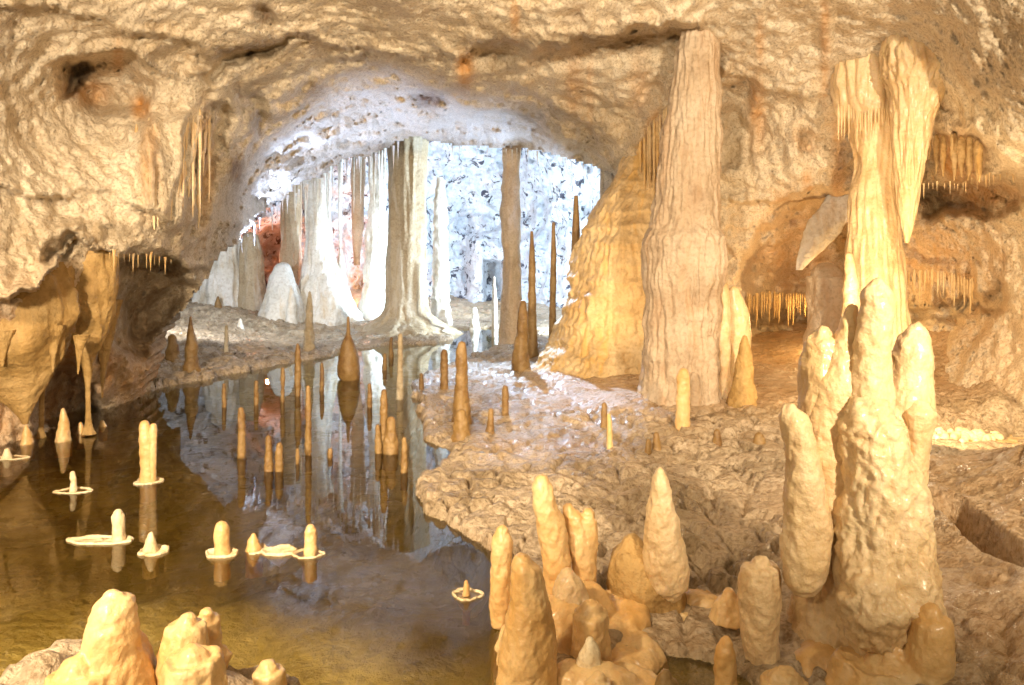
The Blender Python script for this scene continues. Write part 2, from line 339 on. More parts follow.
LEDGE = [  # polyline under which the rock steps back: points, amplitude, width px
 ([(-20, 300), (10, 296), (40, 290), (62, 258), (78, 240), (100, 252), (128, 258), (150, 256), (175, 266), (200, 270)], 1.0, 20),
 ([(0, 10), (60, 8), (120, 30), (180, 40), (220, 60)], .35, 30),
 ([(60, 62), (90, 54), (130, 50), (160, 74)], .5, 16),
 ([(200, 75), (240, 48), (300, 34), (340, 46)], .6, 18),
 ([(330, 60), (370, 50), (420, 60), (470, 52), (505, 36)], .5, 20),
 ([(540, 44), (580, 40), (620, 32), (690, 22)], .9, 18),
 ([(735, 75), (790, 95), (850, 95), (900, 60)], .4, 25),
 ([(900, 120), (940, 128), (975, 134), (1000, 160), (1040, 168)], .6, 18),
 ([(730, 200), (770, 205), (810, 190), (860, 195)], .5, 18),
 ([(0, 185), (60, 200), (100, 190), (150, 212)], .35, 25),
]
FLUTE = [  # areas hung with vertical drapery folds: polygon, amplitude, softness
 ([(128, 130), (150, 118), (200, 112), (216, 110), (206, 170), (190, 228), (170, 230), (140, 200)], .55, 16),
 ([(640, 200), (650, 130), (668, 105), (676, 205)], .26, 8), ([(440, 90), (452, 56), (480, 50), (475, 70), (462, 90)], .22, 7),
 ([(550, 66), (640, 60), (640, 100), (590, 110), (548, 90)], .16, 12), ([(925, 134), (985, 140), (988, 182), (925, 188)], .2, 8),
 ([(20, 300), (110, 290), (110, 400), (60, 430), (10, 430)], .20, 15), ([(745, 285), (860, 285), (860, 330), (745, 330)], .22, 8),
 ([(900, 262), (985, 262), (980, 312), (900, 312)], .3, 8), ([(720, 100), (760, 90), (760, 180), (720, 180)], .16, 12),
 ([(95, 0), (130, 0), (125, 40), (108, 40)], .12, 12), ([(830, 95), (880, 85), (895, 150), (840, 140)], .16, 10), ([(820, 0), (835, 0), (832, 70), (822, 70)], .12, 6)]
STAIN_SHADING = [  # px, py, rx, ry, channel (0 orange, 1 grey brown, 2 dark rust), strength; greys and rusts also paint shade in hollows, under ledges and lip
 (85, 92, 26, 14, 0, .55), (141, 107, 10, 12, 0, 1), (72, 76, 12, 11, 1, 1), (150, 160, 9, 42, 0, .6), (205, 165, 8, 60, 0, .55), (172, 170, 30, 50, 1, .25), (118, 55, 6, 20, 0, .5),
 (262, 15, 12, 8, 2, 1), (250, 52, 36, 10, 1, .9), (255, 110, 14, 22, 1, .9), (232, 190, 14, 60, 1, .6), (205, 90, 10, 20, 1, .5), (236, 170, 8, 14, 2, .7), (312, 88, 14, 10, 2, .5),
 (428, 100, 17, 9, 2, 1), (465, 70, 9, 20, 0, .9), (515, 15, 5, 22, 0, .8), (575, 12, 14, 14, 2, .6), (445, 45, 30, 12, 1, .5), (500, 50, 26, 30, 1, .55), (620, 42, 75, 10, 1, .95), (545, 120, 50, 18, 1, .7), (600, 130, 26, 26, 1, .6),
 (655, 165, 12, 45, 0, 1.0), (640, 80, 10, 40, 0, .3), (575, 85, 10, 36, 0, .45), (590, 95, 4, 36, 0, .5), (733, 135, 14, 34, 1, .6), (745, 30, 12, 20, 1, .5), (757, 110, 8, 40, 0, .6), (805, 138, 14, 16, 0, .5), (806, 138, 7, 8, 1, .8),
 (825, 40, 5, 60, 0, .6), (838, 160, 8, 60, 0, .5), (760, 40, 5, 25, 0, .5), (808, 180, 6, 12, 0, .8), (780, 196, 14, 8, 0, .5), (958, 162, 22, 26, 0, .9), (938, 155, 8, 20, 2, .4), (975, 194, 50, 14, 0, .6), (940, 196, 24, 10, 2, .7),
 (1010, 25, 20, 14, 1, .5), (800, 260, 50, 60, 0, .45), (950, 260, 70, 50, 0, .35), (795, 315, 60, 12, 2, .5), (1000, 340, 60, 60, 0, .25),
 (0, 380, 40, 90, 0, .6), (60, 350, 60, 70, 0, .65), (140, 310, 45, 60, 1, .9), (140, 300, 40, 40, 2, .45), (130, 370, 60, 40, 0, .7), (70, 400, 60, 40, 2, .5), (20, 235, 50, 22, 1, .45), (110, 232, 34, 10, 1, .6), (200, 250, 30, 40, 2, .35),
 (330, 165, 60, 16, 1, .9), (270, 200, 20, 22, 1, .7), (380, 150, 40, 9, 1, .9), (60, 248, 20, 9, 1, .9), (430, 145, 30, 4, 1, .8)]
_st = TPS([(a, b) for a, b, c in SHELL], [math.log(c) for a, b, c in SHELL], 2e-3, 200.0)
def shell_depth(px, py):
    D = np.exp(_st(px, py))
    wp = np.stack([px/26., py/26., 0*px], -1)
    px, py = px+9*fbm(wp, 1, 4, off=1), py+8*fbm(wp, 1, 4, off=7)
    for poly, a, s in RECESS: D = D+.9*a*sstep(.5+sdist(px, py, poly)/(s*1.6+4))
    for pts, a, wd in LEDGE:
        xs = [p[0] for p in pts]; ys = [p[1] for p in pts]
        yc = np.interp(px, xs, ys); s = yc-py
        fade = sstep((px-xs[0]+25)/35)*sstep((xs[-1]+25-px)/35)
        D = D-a*fade*np.where(s > 0, np.exp(-s/wd)*sstep(s/5+.5), sstep(s/5+.5)*np.exp(s/3))
    return D
def shell_point(px, py):
    D = float(shell_depth(np.array([float(px)]), np.array([float(py)]))[0]); return D
def build_shell():
    st_ = 2.3
    gx = np.arange(-300, 1351, st_)
    gy = np.concatenate([np.arange(-350, -20, 6), np.arange(-20, 478, st_)])
    px, py = np.meshgrid(gx, gy)
    wob = np.stack([px/40, py/40, 0*px], -1)
    D = shell_depth(px, py)
    x = (px-CX)/F*D; z = CH-(py-HY)/F*D
    p = np.stack([x, D, z], -1)
    flm = np.zeros(px.shape); amp = 0
    for poly, a, s in FLUTE:
        m_ = sstep(.5+sdist(px, py, poly)/s); flm = np.maximum(flm, m_); amp = np.maximum(amp, m_*a)
    # rock relief: lumps, cauliflower, fine
    sof = sstep((D-17.3)/2)*sstep((640-px)/30)*sstep((px-225)/20)
    n = (.34*fbm(p, .42, 3)+.08*(.6-ridged(p, .6, 2, .8))+.13*fbm(p, 1.6, 4, rough=.62)+.08*fbm(p, 5, 3, rough=.7))*(1-.5*flm)
    n += .06*(np.abs(fbm(p, 1.3, 4, .5, 4))*2-.5)*(1-flm)-.16*np.clip(ridged(p, 1.0, 3, .8, 12)-1.0, 0, 1)*(1-flm)*(1-sof)
    rot = np.stack([p[..., 0]*.8+p[..., 2]*.6, p[..., 1]*.3, (p[..., 2]*.8-p[..., 0]*.6)*3.2], -1)
    n += sof*(.22*fbm(rot, .9, 3, off=6, rough=.6)+.08*fbm(p, 4, 2, rough=.65))
    n += amp*(ridged(p, 2.0, 2, .07, 3)*.8+.25*fbm(p, 5, 2, .1))
    Dn = D-n*np.clip(D/13, .6, 1.5)
    p = np.stack([(px-CX)/F*Dn, Dn, CH-(py-HY)/F*Dn], -1)
    jit = 4*fbm(wob*6, 1, 3)
    hole = inside(px+jit, py+jit*.6, OPEN)
    low = p[..., 2] < -.5
    cut = hole | low
    fm = ~(cut[:-1, :-1] | cut[1:, :-1] | cut[:-1, 1:] | cut[1:, 1:])
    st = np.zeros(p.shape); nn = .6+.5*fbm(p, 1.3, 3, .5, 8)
    for a, b, rx, ry, ch, s in STAIN_SHADING:
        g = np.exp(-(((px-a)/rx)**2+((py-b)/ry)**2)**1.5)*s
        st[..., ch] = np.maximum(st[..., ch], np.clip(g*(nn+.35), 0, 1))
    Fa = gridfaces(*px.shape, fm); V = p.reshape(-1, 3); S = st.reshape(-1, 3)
    # give the mouth of the arch thickness: run every border edge of the opening back into the rock
    hm = hole.copy()
    e = {}
    for f in Fa:
        for i in range(4):
            a, b = int(f[i]), int(f[(i+1) % 4]); e[(a, b)] = 1
    bd = [(a, b) for (a, b) in e if (b, a) not in e]
    cols = px.shape[1]; pf, qf = px.ravel(), py.ravel()
    bd = [(a, b) for a, b in bd if 130 < pf[a] < 650 and 100 < qf[a] < 420]
    vs = sorted({v for ab in bd for v in ab}); ix = {v: i for i, v in enumerate(vs)}
    base = len(V); cur = list(vs); newV = [V]; newF = [Fa]; newS = [S]
    for k, (dy, dz) in enumerate(((.6, .25), (.9, .8), (.6, 1.6))):
        pv = (V if k == 0 else prev)[vs] if k == 0 else prev
        nz_ = np.array([[ (v[0]-(-0.6))*.03, dy, dz*.6 if v[2] > 1.5 else 0] for v in pv])
        nw = pv+nz_; nb = base; base += len(vs); newV.append(nw); newS.append(S[vs])
        idx = (lambda v: v) if k == 0 else (lambda v, o=ob: o+ix[v])
        newF.append(np.array([[idx(b), idx(a), nb+ix[a], nb+ix[b]] for a, b in bd]))
        prev = nw; ob = nb
    V = np.concatenate(newV); Fa = np.concatenate(newF); S = np.concatenate(newS)
    V, Fa, S = drop_loose(V, Fa, S)
    o = mk('wall_front', V, Fa, M['cave'], stain_shading=S); o['kind'] = 'structure'
build_shell()

# ------------------------------------------------------------------ inner chamber
BACK = [(100, 345, 34), (150, 300, 33), (200, 270, 33), (240, 260, 34), (270, 250, 38), (300, 250, 37.5), (350, 250, 39), (420, 240, 41), (480, 300, 42), (500, 200, 43), (560, 250, 38), (610, 200, 33), (640, 300, 31),
        (380, 330, 40), (460, 345, 42), (560, 345, 37), (250, 345, 36), (300, 160, 36), (400, 130, 38), (520, 130, 38), (620, 150, 31), (230, 200, 31), (150, 180, 30),
        (100, 60, 26), (250, 60, 28), (400, 60, 29), (520, 60, 29), (700, 60, 24), (700, 345, 28), (60, 345, 30), (60, 200, 28), (400, 0, 20), (200, 0, 20), (600, 0, 20)]
_bt = TPS([(a, b) for a, b, c in BACK], [c for a, b, c in BACK], 2e-3, 200.0)
def build_back():
    gx = np.arange(60, 700, 1.7); gy = np.arange(10, 350, 1.7)
    px, py = np.meshgrid(gx, gy); D = _bt(px, py)
    D = D-1.6*sstep((px-468)/10)*sstep((560-px)/30)*sstep((262-py)/10)*0
    for poly, a, s in [([(484, 260), (500, 262), (506, 330), (486, 332)], 1.8, 6), ([(430, 200), (470, 215), (468, 300), (440, 310)], 1.2, 14),
                       ([(254, 226), (286, 222), (286, 292), (262, 290)], 1.6, 8), ([(345, 240), (372, 240), (370, 312), (346, 312)], 1.4, 6)]:
        D = D+a*sstep(.5+sdist(px, py, poly)/s)
    p = np.stack([(px-CX)/F*D, D, CH-(py-HY)/F*D], -1)
    n = .9*fbm(p, .3, 3)+.55*(ridged(p, .7, 4)-.8)+.16*fbm(p, 2.6, 3)
    D = D-n
    p = np.stack([(px-CX)/F*D, D, CH-(py-HY)/F*D], -1)
    st = np.zeros(p.shape); nn = np.clip(.75+.8*fbm(p, .8, 3, off=3), 0, 1)
    for a, b, rx, ry, ch, s in [(268, 255, 18, 36, 0, .9), (268, 250, 10, 20, 2, .6), (352, 235, 22, 80, 0, .5), (357, 285, 14, 34, 0, .9), (250, 280, 14, 50, 1, .35), (300, 200, 12, 60, 1, .3)]:  # orange around the glow lamp paints its glow into the wall
        g = np.exp(-(((px-a)/rx)**2+((py-b)/ry)**2)**1.5)*s; st[..., ch] = np.maximum(st[..., ch], g*nn)
    o = mk('wall_back', p.reshape(-1, 3), gridfaces(*px.shape), M['white'], stain_shading=st.reshape(-1, 3)); o['kind'] = 'structure'
build_back()

# ------------------------------------------------------------------ lathe: every stalagmite, column and stalactite
def lathe(prof, nseg=40, step=None, bump=.06, fl=0.0, flf=3.0, terr=0.0, terrp=.3, tip=True, seed=0., bsc=None, lean=(0, 0), squash=1.0, capb=False):
    """prof: (x, y, z, r) top to bottom. bump/fl/terr are fractions of r."""
    pr = np.array(prof, float)
    if tip:
        r0 = pr[0, 3]; hh = min(r0*1.0, abs(pr[0, 2]-pr[-1, 2])*.4)
        k = []
        for a in (0.0, .12, .3, .5, .7, .87):
            k.append([pr[0, 0], pr[0, 1], pr[0, 2]+hh*(0 if a >= 1 else -(1-math.cos(math.asin(min(1, a))))+0), max(r0*a, 1e-4)])
        # rounded tip occupies the first hh of the height
        pr2 = [[pr[0, 0], pr[0, 1], pr[0, 2]-(1-math.sqrt(1-a*a))*hh*(1 if pr[0, 2] > pr[-1, 2] else -1), max(r0*a, 1e-4)] for a in (0.0, .15, .35, .55, .72, .86, .95)]
        rest = pr.copy(); rest[0, 2] -= hh*(1 if pr[0, 2] > pr[-1, 2] else -1)
        pr = np.concatenate([np.array(pr2), rest])
    L = np.concatenate([[0], np.cumsum(np.hypot(np.diff(pr[:, 2]), np.diff(pr[:, 3])*.8)+1e-6)])
    tot = L[-1]; step = step or max(tot/90, pr[:, 3].max()*.09)
    n = int(np.clip(tot/step, 14, 260)); t = np.linspace(0, tot, n)
    q = np.stack([np.interp(t, L, pr[:, i]) for i in range(4)], 1)
    ks = max(1, n//40)
    for _ in range(ks): q[1:-1] = .25*q[:-2]+.5*q[1:-1]+.25*q[2:]
    a = np.linspace(0, 2*math.pi, nseg, endpoint=False)
    X = q[:, 0, None]+q[:, 3, None]*np.cos(a)[None]; Y = q[:, 1, None]+q[:, 3, None]*np.sin(a)[None]*squash; Z = np.broadcast_to(q[:, 2, None], X.shape)
    R = max(q[:, 3].mean(), 1e-3); s = bsc or 0.9/R
    p = np.stack([X, Y, Z], -1)+seed*3.17
    d = bump*fbm(p, s, 4, .7, seed)
    if fl: d = d+fl*(ridged(p, flf/R*.35, 2, .08, seed)-.5)
    if terr:
        ph = (Z+.35*terrp*fbm(p, .8/terrp*.5, 2))/terrp; ph = ph-np.floor(ph)
        d = d+terr*(np.where(ph > .35, np.exp(-((ph-.35)/.30)**2), np.exp(-((ph-.35)/.09)**2))*(1+1.2*perlin(p[..., 0]*2.2/R, p[..., 1]*2.2/R, Z*1.5))-.4)+terr*.35*(ridged(p, 3.0/R*.6, 2, .12)-.5)*np.exp(-((ph-.2)/.3)**2)
    rr = q[:, 3, None]*(1+d)
    X = q[:, 0, None]+rr*np.cos(a)[None]; Y = q[:, 1, None]+rr*np.sin(a)[None]*squash
    V = np.stack([X, Y, Z], -1).reshape(-1, 3)
    up = pr[0, 2] > pr[-1, 2]
    return V, gridfaces(n, nseg, wrap=True, flip=not up)
def join(parts):
    V, Fs, o = [], [], 0
    for v, f in parts: V.append(v); Fs.append(f+o); o += len(v)
    return np.concatenate(V), np.concatenate(Fs)
def pixprof(rows, D, dz_bottom=None, Df=None):
    out = []
    for i, (py, xl, xr) in enumerate(rows):
        d = D if Df is None else D+Df*i/(len(rows)-1)
        x, y, z = P3((xl+xr)/2, py, d); out.append((x, y, z, max((xr-xl)/2*d/F, .004)))
    if dz_bottom: x, y, z, r = out[-1]; out.append((x, y, z-dz_bottom, r))
    return out
SEED = [0.0]
def stal(rows, label, mat='amber', D=None, name='stalagmite', group=None, cat='stalagmite', bury=.25, rim=None, **kw):
    """rows: (py, left, right) from tip to foot; foot row is where it meets ground or water."""
    SEED[0] += 1.3
    if D is None: D, g = gdist((rows[-1][1]+rows[-1][2])/2, rows[-1][0])
    pr = pixprof(rows, D, bury)
    if 'point' not in label and 'cone' not in label and 'spire' not in label: pr[0] = (*pr[0][:3], max(pr[0][3], .78*pr[1][3]))
    kw.setdefault('bump', .16)
    V, Fa = lathe(pr, seed=SEED[0], **kw)
    foot = (pr[-2][0], D, pr[-2][2])
    o = mk(name, V, Fa, M[mat], origin=foot)
    tag(o, label, cat, group)
    if rim: make_rim(o, foot, *rim)
    return o
def make_rim(parent, foot, rx, ry, dx=0, lobes=1.0, seed=None):
    """flat calcite plate with a raised edge, floating at the waterline around a stalagmite (rx, ry metres)"""
    SEED[0] += .7; sd = SEED[0]
    n = 64; rings = [(0, .006), (.5, .006), (.78, .006), (.88, .02), (.95, .03), (1.0, .018), (1.0, -.012), (.86, -.03), (.3, -.12), (0, -.16)]
    a = np.linspace(0, 2*math.pi, n, endpoint=False)
    rad = 1+.22*lobes*perlin(np.cos(a)*1.3+sd, np.sin(a)*1.3+sd, 0*a+.5)*1.6+.08*perlin(np.cos(a)*4+sd, np.sin(a)*4, 0*a+.3)
    V = []
    for r, z in rings:
        V.append(np.stack([foot[0]+dx+rx*r*rad*np.cos(a), foot[1]+ry*r*rad*np.sin(a), foot[2]+z+.008*perlin(np.cos(a)*5+sd, np.sin(a)*5, 0*a+z*9)], -1))
    V = np.concatenate(V)
    return mk('rim_plate', V, gridfaces(len(rings), n, wrap=True), M['pale'], origin=foot, parent=parent)

def remesh(name, parts, vox, mat, origin, noise=None, smooth=6, stainf=None):
    V, Fa = join(parts)
    me = bpy.data.meshes.new('tmp'); me.from_pydata([tuple(v) for v in V], [], [tuple(int(i) for i in f) for f in Fa]); me.update()
    o = bpy.data.objects.new('tmp', me); C.objects.link(o)
    m = o.modifiers.new('r', 'REMESH'); m.mode = 'VOXEL'; m.voxel_size = vox; m.adaptivity = 0
    s = o.modifiers.new('s', 'SMOOTH'); s.factor = .5; s.iterations = smooth
    dg = bpy.context.evaluated_depsgraph_get(); ev = o.evaluated_get(dg); m2 = bpy.data.meshes.new_from_object(ev)
    n = len(m2.vertices); co = np.empty(n*3, np.float32); m2.vertices.foreach_get('co', co); co = co.reshape(-1, 3).astype(float)
    no = np.empty(n*3, np.float32); m2.vertices.foreach_get('normal', no); no = no.reshape(-1, 3)
    fa = [tuple(p.vertices) for p in m2.polygons]
    bpy.data.objects.remove(o); bpy.data.meshes.remove(me); bpy.data.meshes.remove(m2)
    if noise: co = co+no*noise(co)[:, None]
    fa = [f if len(f) == 4 else f+(f[-1],) for f in fa]
    tri = [f for f in fa if len(set(f)) < 4]; quad = np.array([f for f in fa if len(set(f)) == 4])
    return mk(name, co, quad, mat, origin=origin, stain_shading=None)
def closed(prof, **kw):
    """lathe closed at both ends, for remeshing"""
    V, Fa = lathe(prof, **kw)
    pr = np.array(prof[-1]); n = kw.get('nseg', 40)
    c0 = V[:n].mean(0); c1 = V[-n:].mean(0)
    V = np.concatenate([V, [c0, c1]]); i0 = len(V)-2; i1 = len(V)-1
    N = len(V)-2-n
    cap = []
    up = prof[0][2] > prof[-1][2]
    for i in range(n):
        j = (i+1) % n
        cap.append([i0, j, i, i0] if up else [i0, i, j, i0]); cap.append([i1, N+i, N+j, i1] if up else [i1, N+j, N+i, i1])
    # quads only: degenerate triangles are split out by from_pydata below
    return V, np.concatenate([Fa, np.array(cap)])

# -------- the big columns and formations
def column(rows, D, label, mat='column', group=None, name='column', cat='column', **kw):
    SEED[0] += 1.9
    tip = kw.pop('tip', False); pr = pixprof(rows, D)
    if not tip: pr[0] = (pr[0][0], pr[0][1], pr[0][2]+.25, pr[0][3])
    x, y, z, r = pr[-1]; pr.append((x, y, z-.35, r*1.05))
    V, Fa = lathe(pr, seed=SEED[0], tip=tip, **kw)
    o = mk(name, V, Fa, M[mat], origin=(x, y, z)); tag(o, label, cat, group); return o

giant = column([(10, 668, 728), (30, 682, 719), (60, 675, 718), (100, 671, 720), (140, 662, 719), (200, 657, 717), (228, 652, 718), (240, 645, 723), (260, 645, 723), (300, 647, 719), (340, 645, 716), (365, 644, 716), (385, 641, 717), (402, 638, 718), (410, 632, 724)],
       14.5, 'giant ribbed tan column rising from floor to vault, the tallest and widest in the cave', nseg=190, step=.035, bump=.08, fl=.085, flf=15.0, terr=.03, terrp=.75, bsc=2.2)
def attach(parent, name, rows, D, mat, tip=True, **kw):
    SEED[0] += 1.1; pr = pixprof(rows, D, .2); V, Fa = lathe(pr, seed=SEED[0], tip=tip, **kw)
    return mk(name, V, Fa, mat and M[mat], origin=(pr[-1][0], pr[-1][1], pr[-1][2]), parent=parent)
attach(giant, 'side_pillar', [(335, 706, 714), (350, 703, 717), (380, 703, 718), (404, 702, 719)], 13.95, 'column', bump=.15, fl=.1)
attach(giant, 'side_pillar', [(372, 690, 698), (385, 688, 700), (404, 688, 702)], 13.7, 'column', bump=.15)
fluted = column([(28, 858, 886), (42, 846, 892), (60, 838, 896), (90, 836, 896), (112, 839, 896), (126, 850, 894), (160, 858, 893), (200, 852, 894), (250, 849, 898), (300, 848, 903), (340, 850, 905), (372, 848, 908), (400, 844, 912)],
       14.2, 'cream fluted column behind the big four fingered stalagmite', 'cream', nseg=130, bump=.08, fl=.11, flf=9, bsc=1.8, tip=True)
# tapering drapery beside it
SEED[0] = 40
pr = pixprof([(24, 896, 922), (36, 888, 936), (54, 885, 950), (72, 887, 955), (90, 893, 940), (120, 895, 930), (160, 896, 923), (200, 899, 917), (225, 902, 913), (243, 905, 909)], 13.0)
V, Fa = lathe(pr, nseg=130, tip=True, bump=.06, fl=.17, flf=9, bsc=1.4, seed=3)
o = mk('drapery', V, Fa, M['cream'], origin=(pr[0][0], pr[0][1], pr[0][2])); tag(o, 'long white tapering drapery hanging beside the cream fluted column', 'stalactite')

# flowstone cascade left of the giant column
pr = pixprof([(140, 636, 690), (160, 622, 702), (178, 614, 708), (200, 599, 712), (222, 588, 714), (245, 578, 715), (280, 570, 716), (315, 562, 717), (345, 554, 719), (362, 541, 722), (380, 520, 730)], 18.6)
V, Fa = lathe(pr, nseg=340, step=.035, tip=False, bump=.085, terr=.022, terrp=.40, bsc=1.1, seed=5, fl=.035, flf=30)
o = mk('flowstone_cascade', V, Fa, M['gold'], origin=(pr[-1][0], pr[-1][1], 0)); tag(o, 'golden terraced flowstone cascade left of the giant column', 'flowstone')

# chamber columns
column([(130, 386, 428), (150, 389, 426), (200, 389, 425), (260, 388, 424), (300, 388, 425), (313, 386, 427), (319, 379, 434), (327, 364, 446), (338, 344, 466)], 29.3, 'broad grey beige column standing on a round mound in the lit inner chamber', 'tan', nseg=110, bump=.05, fl=.15, flf=6, bsc=1)
column([(140, 503, 521), (170, 503, 520), (200, 502, 520), (216, 501, 521), (250, 503, 520), (300, 502, 521), (335, 500, 523), (343, 498, 526)], 25.8, 'straight brown jointed column in front of the bright chamber wall', 'column', nseg=60, bump=.12, fl=.1, terr=.05, terrp=1.1)
column([(183, 437, 443), (200, 434, 447), (240, 433, 448), (280, 432, 449), (334, 430, 452)], 32.5, 'knobbly white column right of the broad grey beige column', 'chalk', nseg=50, bump=.22, terr=.12, terrp=.5)
column([(150, 367, 386), (190, 370, 386), (230, 367, 387), (270, 364, 388), (300, 362, 389), (322, 358, 392)], 33.5, 'white frosted column left of the broad grey beige column', 'chalk', nseg=60, bump=.16, fl=.12)
column([(150, 350, 366), (190, 352, 364), (230, 352, 363), (258, 354, 360)], 34.5, 'pinkish stalactite stub above the orange lamp glow', 'column', name='stalactite', cat='stalactite', nseg=50, bump=.1, fl=.12)
column([(170, 283, 301), (200, 282, 300), (240, 282, 300), (290, 280, 300), (325, 276, 306)], 33.8, 'beige column at the left end of the white curtain', 'tan', nseg=60, bump=.1, fl=.15)
pr = pixprof([(160, 302, 332), (185, 304, 330), (215, 306, 330), (240, 308, 331), (262, 306, 336), (285, 300, 344), (305, 296, 352), (325, 290, 362)], 32.3, .3)
V, Fa = lathe(pr, nseg=110, tip=False, bump=.08, fl=.2, flf=5, seed=8)
o = mk('calcite_curtain', V, Fa, M['chalk'], origin=(pr[-1][0], pr[-1][1], pr[-1][2])); tag(o, 'white calcite curtain flaring into a skirt beside the orange glow', 'flowstone')
stal([(262, 279, 287), (275, 270, 294), (300, 264, 302), (330, 258, 308)], 'pale green grey rounded mound in front of the beige column', 'chalk', D=31, name='flowstone_mound', cat='flowstone', nseg=80, bump=.12)
stal([(222, 214, 238), (245, 208, 243), (275, 203, 245), (300, 198, 247), (326, 192, 250)], 'white draped flowstone at the far left end of the chamber', 'chalk', D=32.8, name='flowstone_mound', cat='flowstone', nseg=90, bump=.12, fl=.12, flf=6)
stal([(232, 245, 257), (250, 241, 262), (290, 240, 264), (330, 236, 267)], 'beige block of flowstone left of the red lit rock', 'tan', D=32.5, name='flowstone_block', cat='flowstone', nseg=80, bump=.08, fl=.1)
column([(150, 337, 344), (180, 338, 342.5), (225, 338.5, 341.5), (240, 339, 341)], 32, 'thin white stalactite reaching down towards a white cone', 'chalk', name='stalactite', cat='stalactite', nseg=16, bump=.1)
stal([(248, 339, 342), (262, 337, 345), (290, 334, 349), (318, 331, 353)], 'white cone under the thin white stalactite', 'chalk', D=33.6, nseg=40, bump=.15)
for (x0, x1, y1, lab) in [(291, 298, 262, 'short'), (379, 384, 205, 'mid'), (385, 389, 182, 'small')]:
    pass

# white stalagmites and side cones in the chamber
stal([(307, 473.5, 476), (316, 471.5, 478), (333, 469, 481)], 'bright white stalagmite at the foot of the chamber wall', 'chalk', D=31.0, nseg=32)
stal([(296, 217, 219), (310, 213, 223), (324, 211, 226)], 'pink lit cone under the white flowstone at the far left of the chamber', 'amber', D=31, nseg=32)  # pink light on the cone is put into its amber colour
stal([(304, 203, 205), (312, 201, 208), (323, 199, 212)], 'small white spike left of the pink lit cone', 'chalk', D=30.5, nseg=24)
stal([(318, 239, 241.5), (332, 236, 245), (348, 233, 249), (353, 229, 256)], 'grey cone with a white right flank on the chamber floor', 'chalk', D=27.5, nseg=36)
stal([(338, 243, 246), (346, 241, 248), (352, 239, 251)], 'tiny grey cone beside the white flanked cone', 'chalk', D=26.0, nseg=24)
stal([(285, 290, 292), (300, 288, 296), (322, 286, 298)], 'green grey cone in front of the white curtain foot', 'chalk', D=30, nseg=24)
# thin columns by the cascade
column([(240, 530.5, 533), (262, 528.5, 535.5), (300, 528, 536), (335, 527.5, 537), (357, 526, 539)], 20.6, 'slim brown pillar immediately right of the dark pointed stalagmite', 'amber', name='stalagmite', cat='stalagmite', nseg=28, bump=.14)
column([(231, 552, 555), (260, 550.5, 556.5), (300, 549.5, 556), (350, 548.5, 556)], 21.0, 'slim tall brown pillar nearest the golden cascade', 'amber', name='stalagmite', cat='stalagmite', nseg=28, bump=.14)
column([(283, 493, 495), (300, 492, 497), (336, 491.5, 498)], 28.0, 'thin white rod left of the brown jointed column', 'chalk', name='stalagmite', cat='stalagmite', nseg=20, bump=.1)
column([(205, 574, 578), (230, 572, 580), (262, 571, 579)], 19.5, 'brown stub on the shoulder of the golden cascade', 'amber', name='stalagmite', cat='stalagmite', nseg=20, bump=.1)

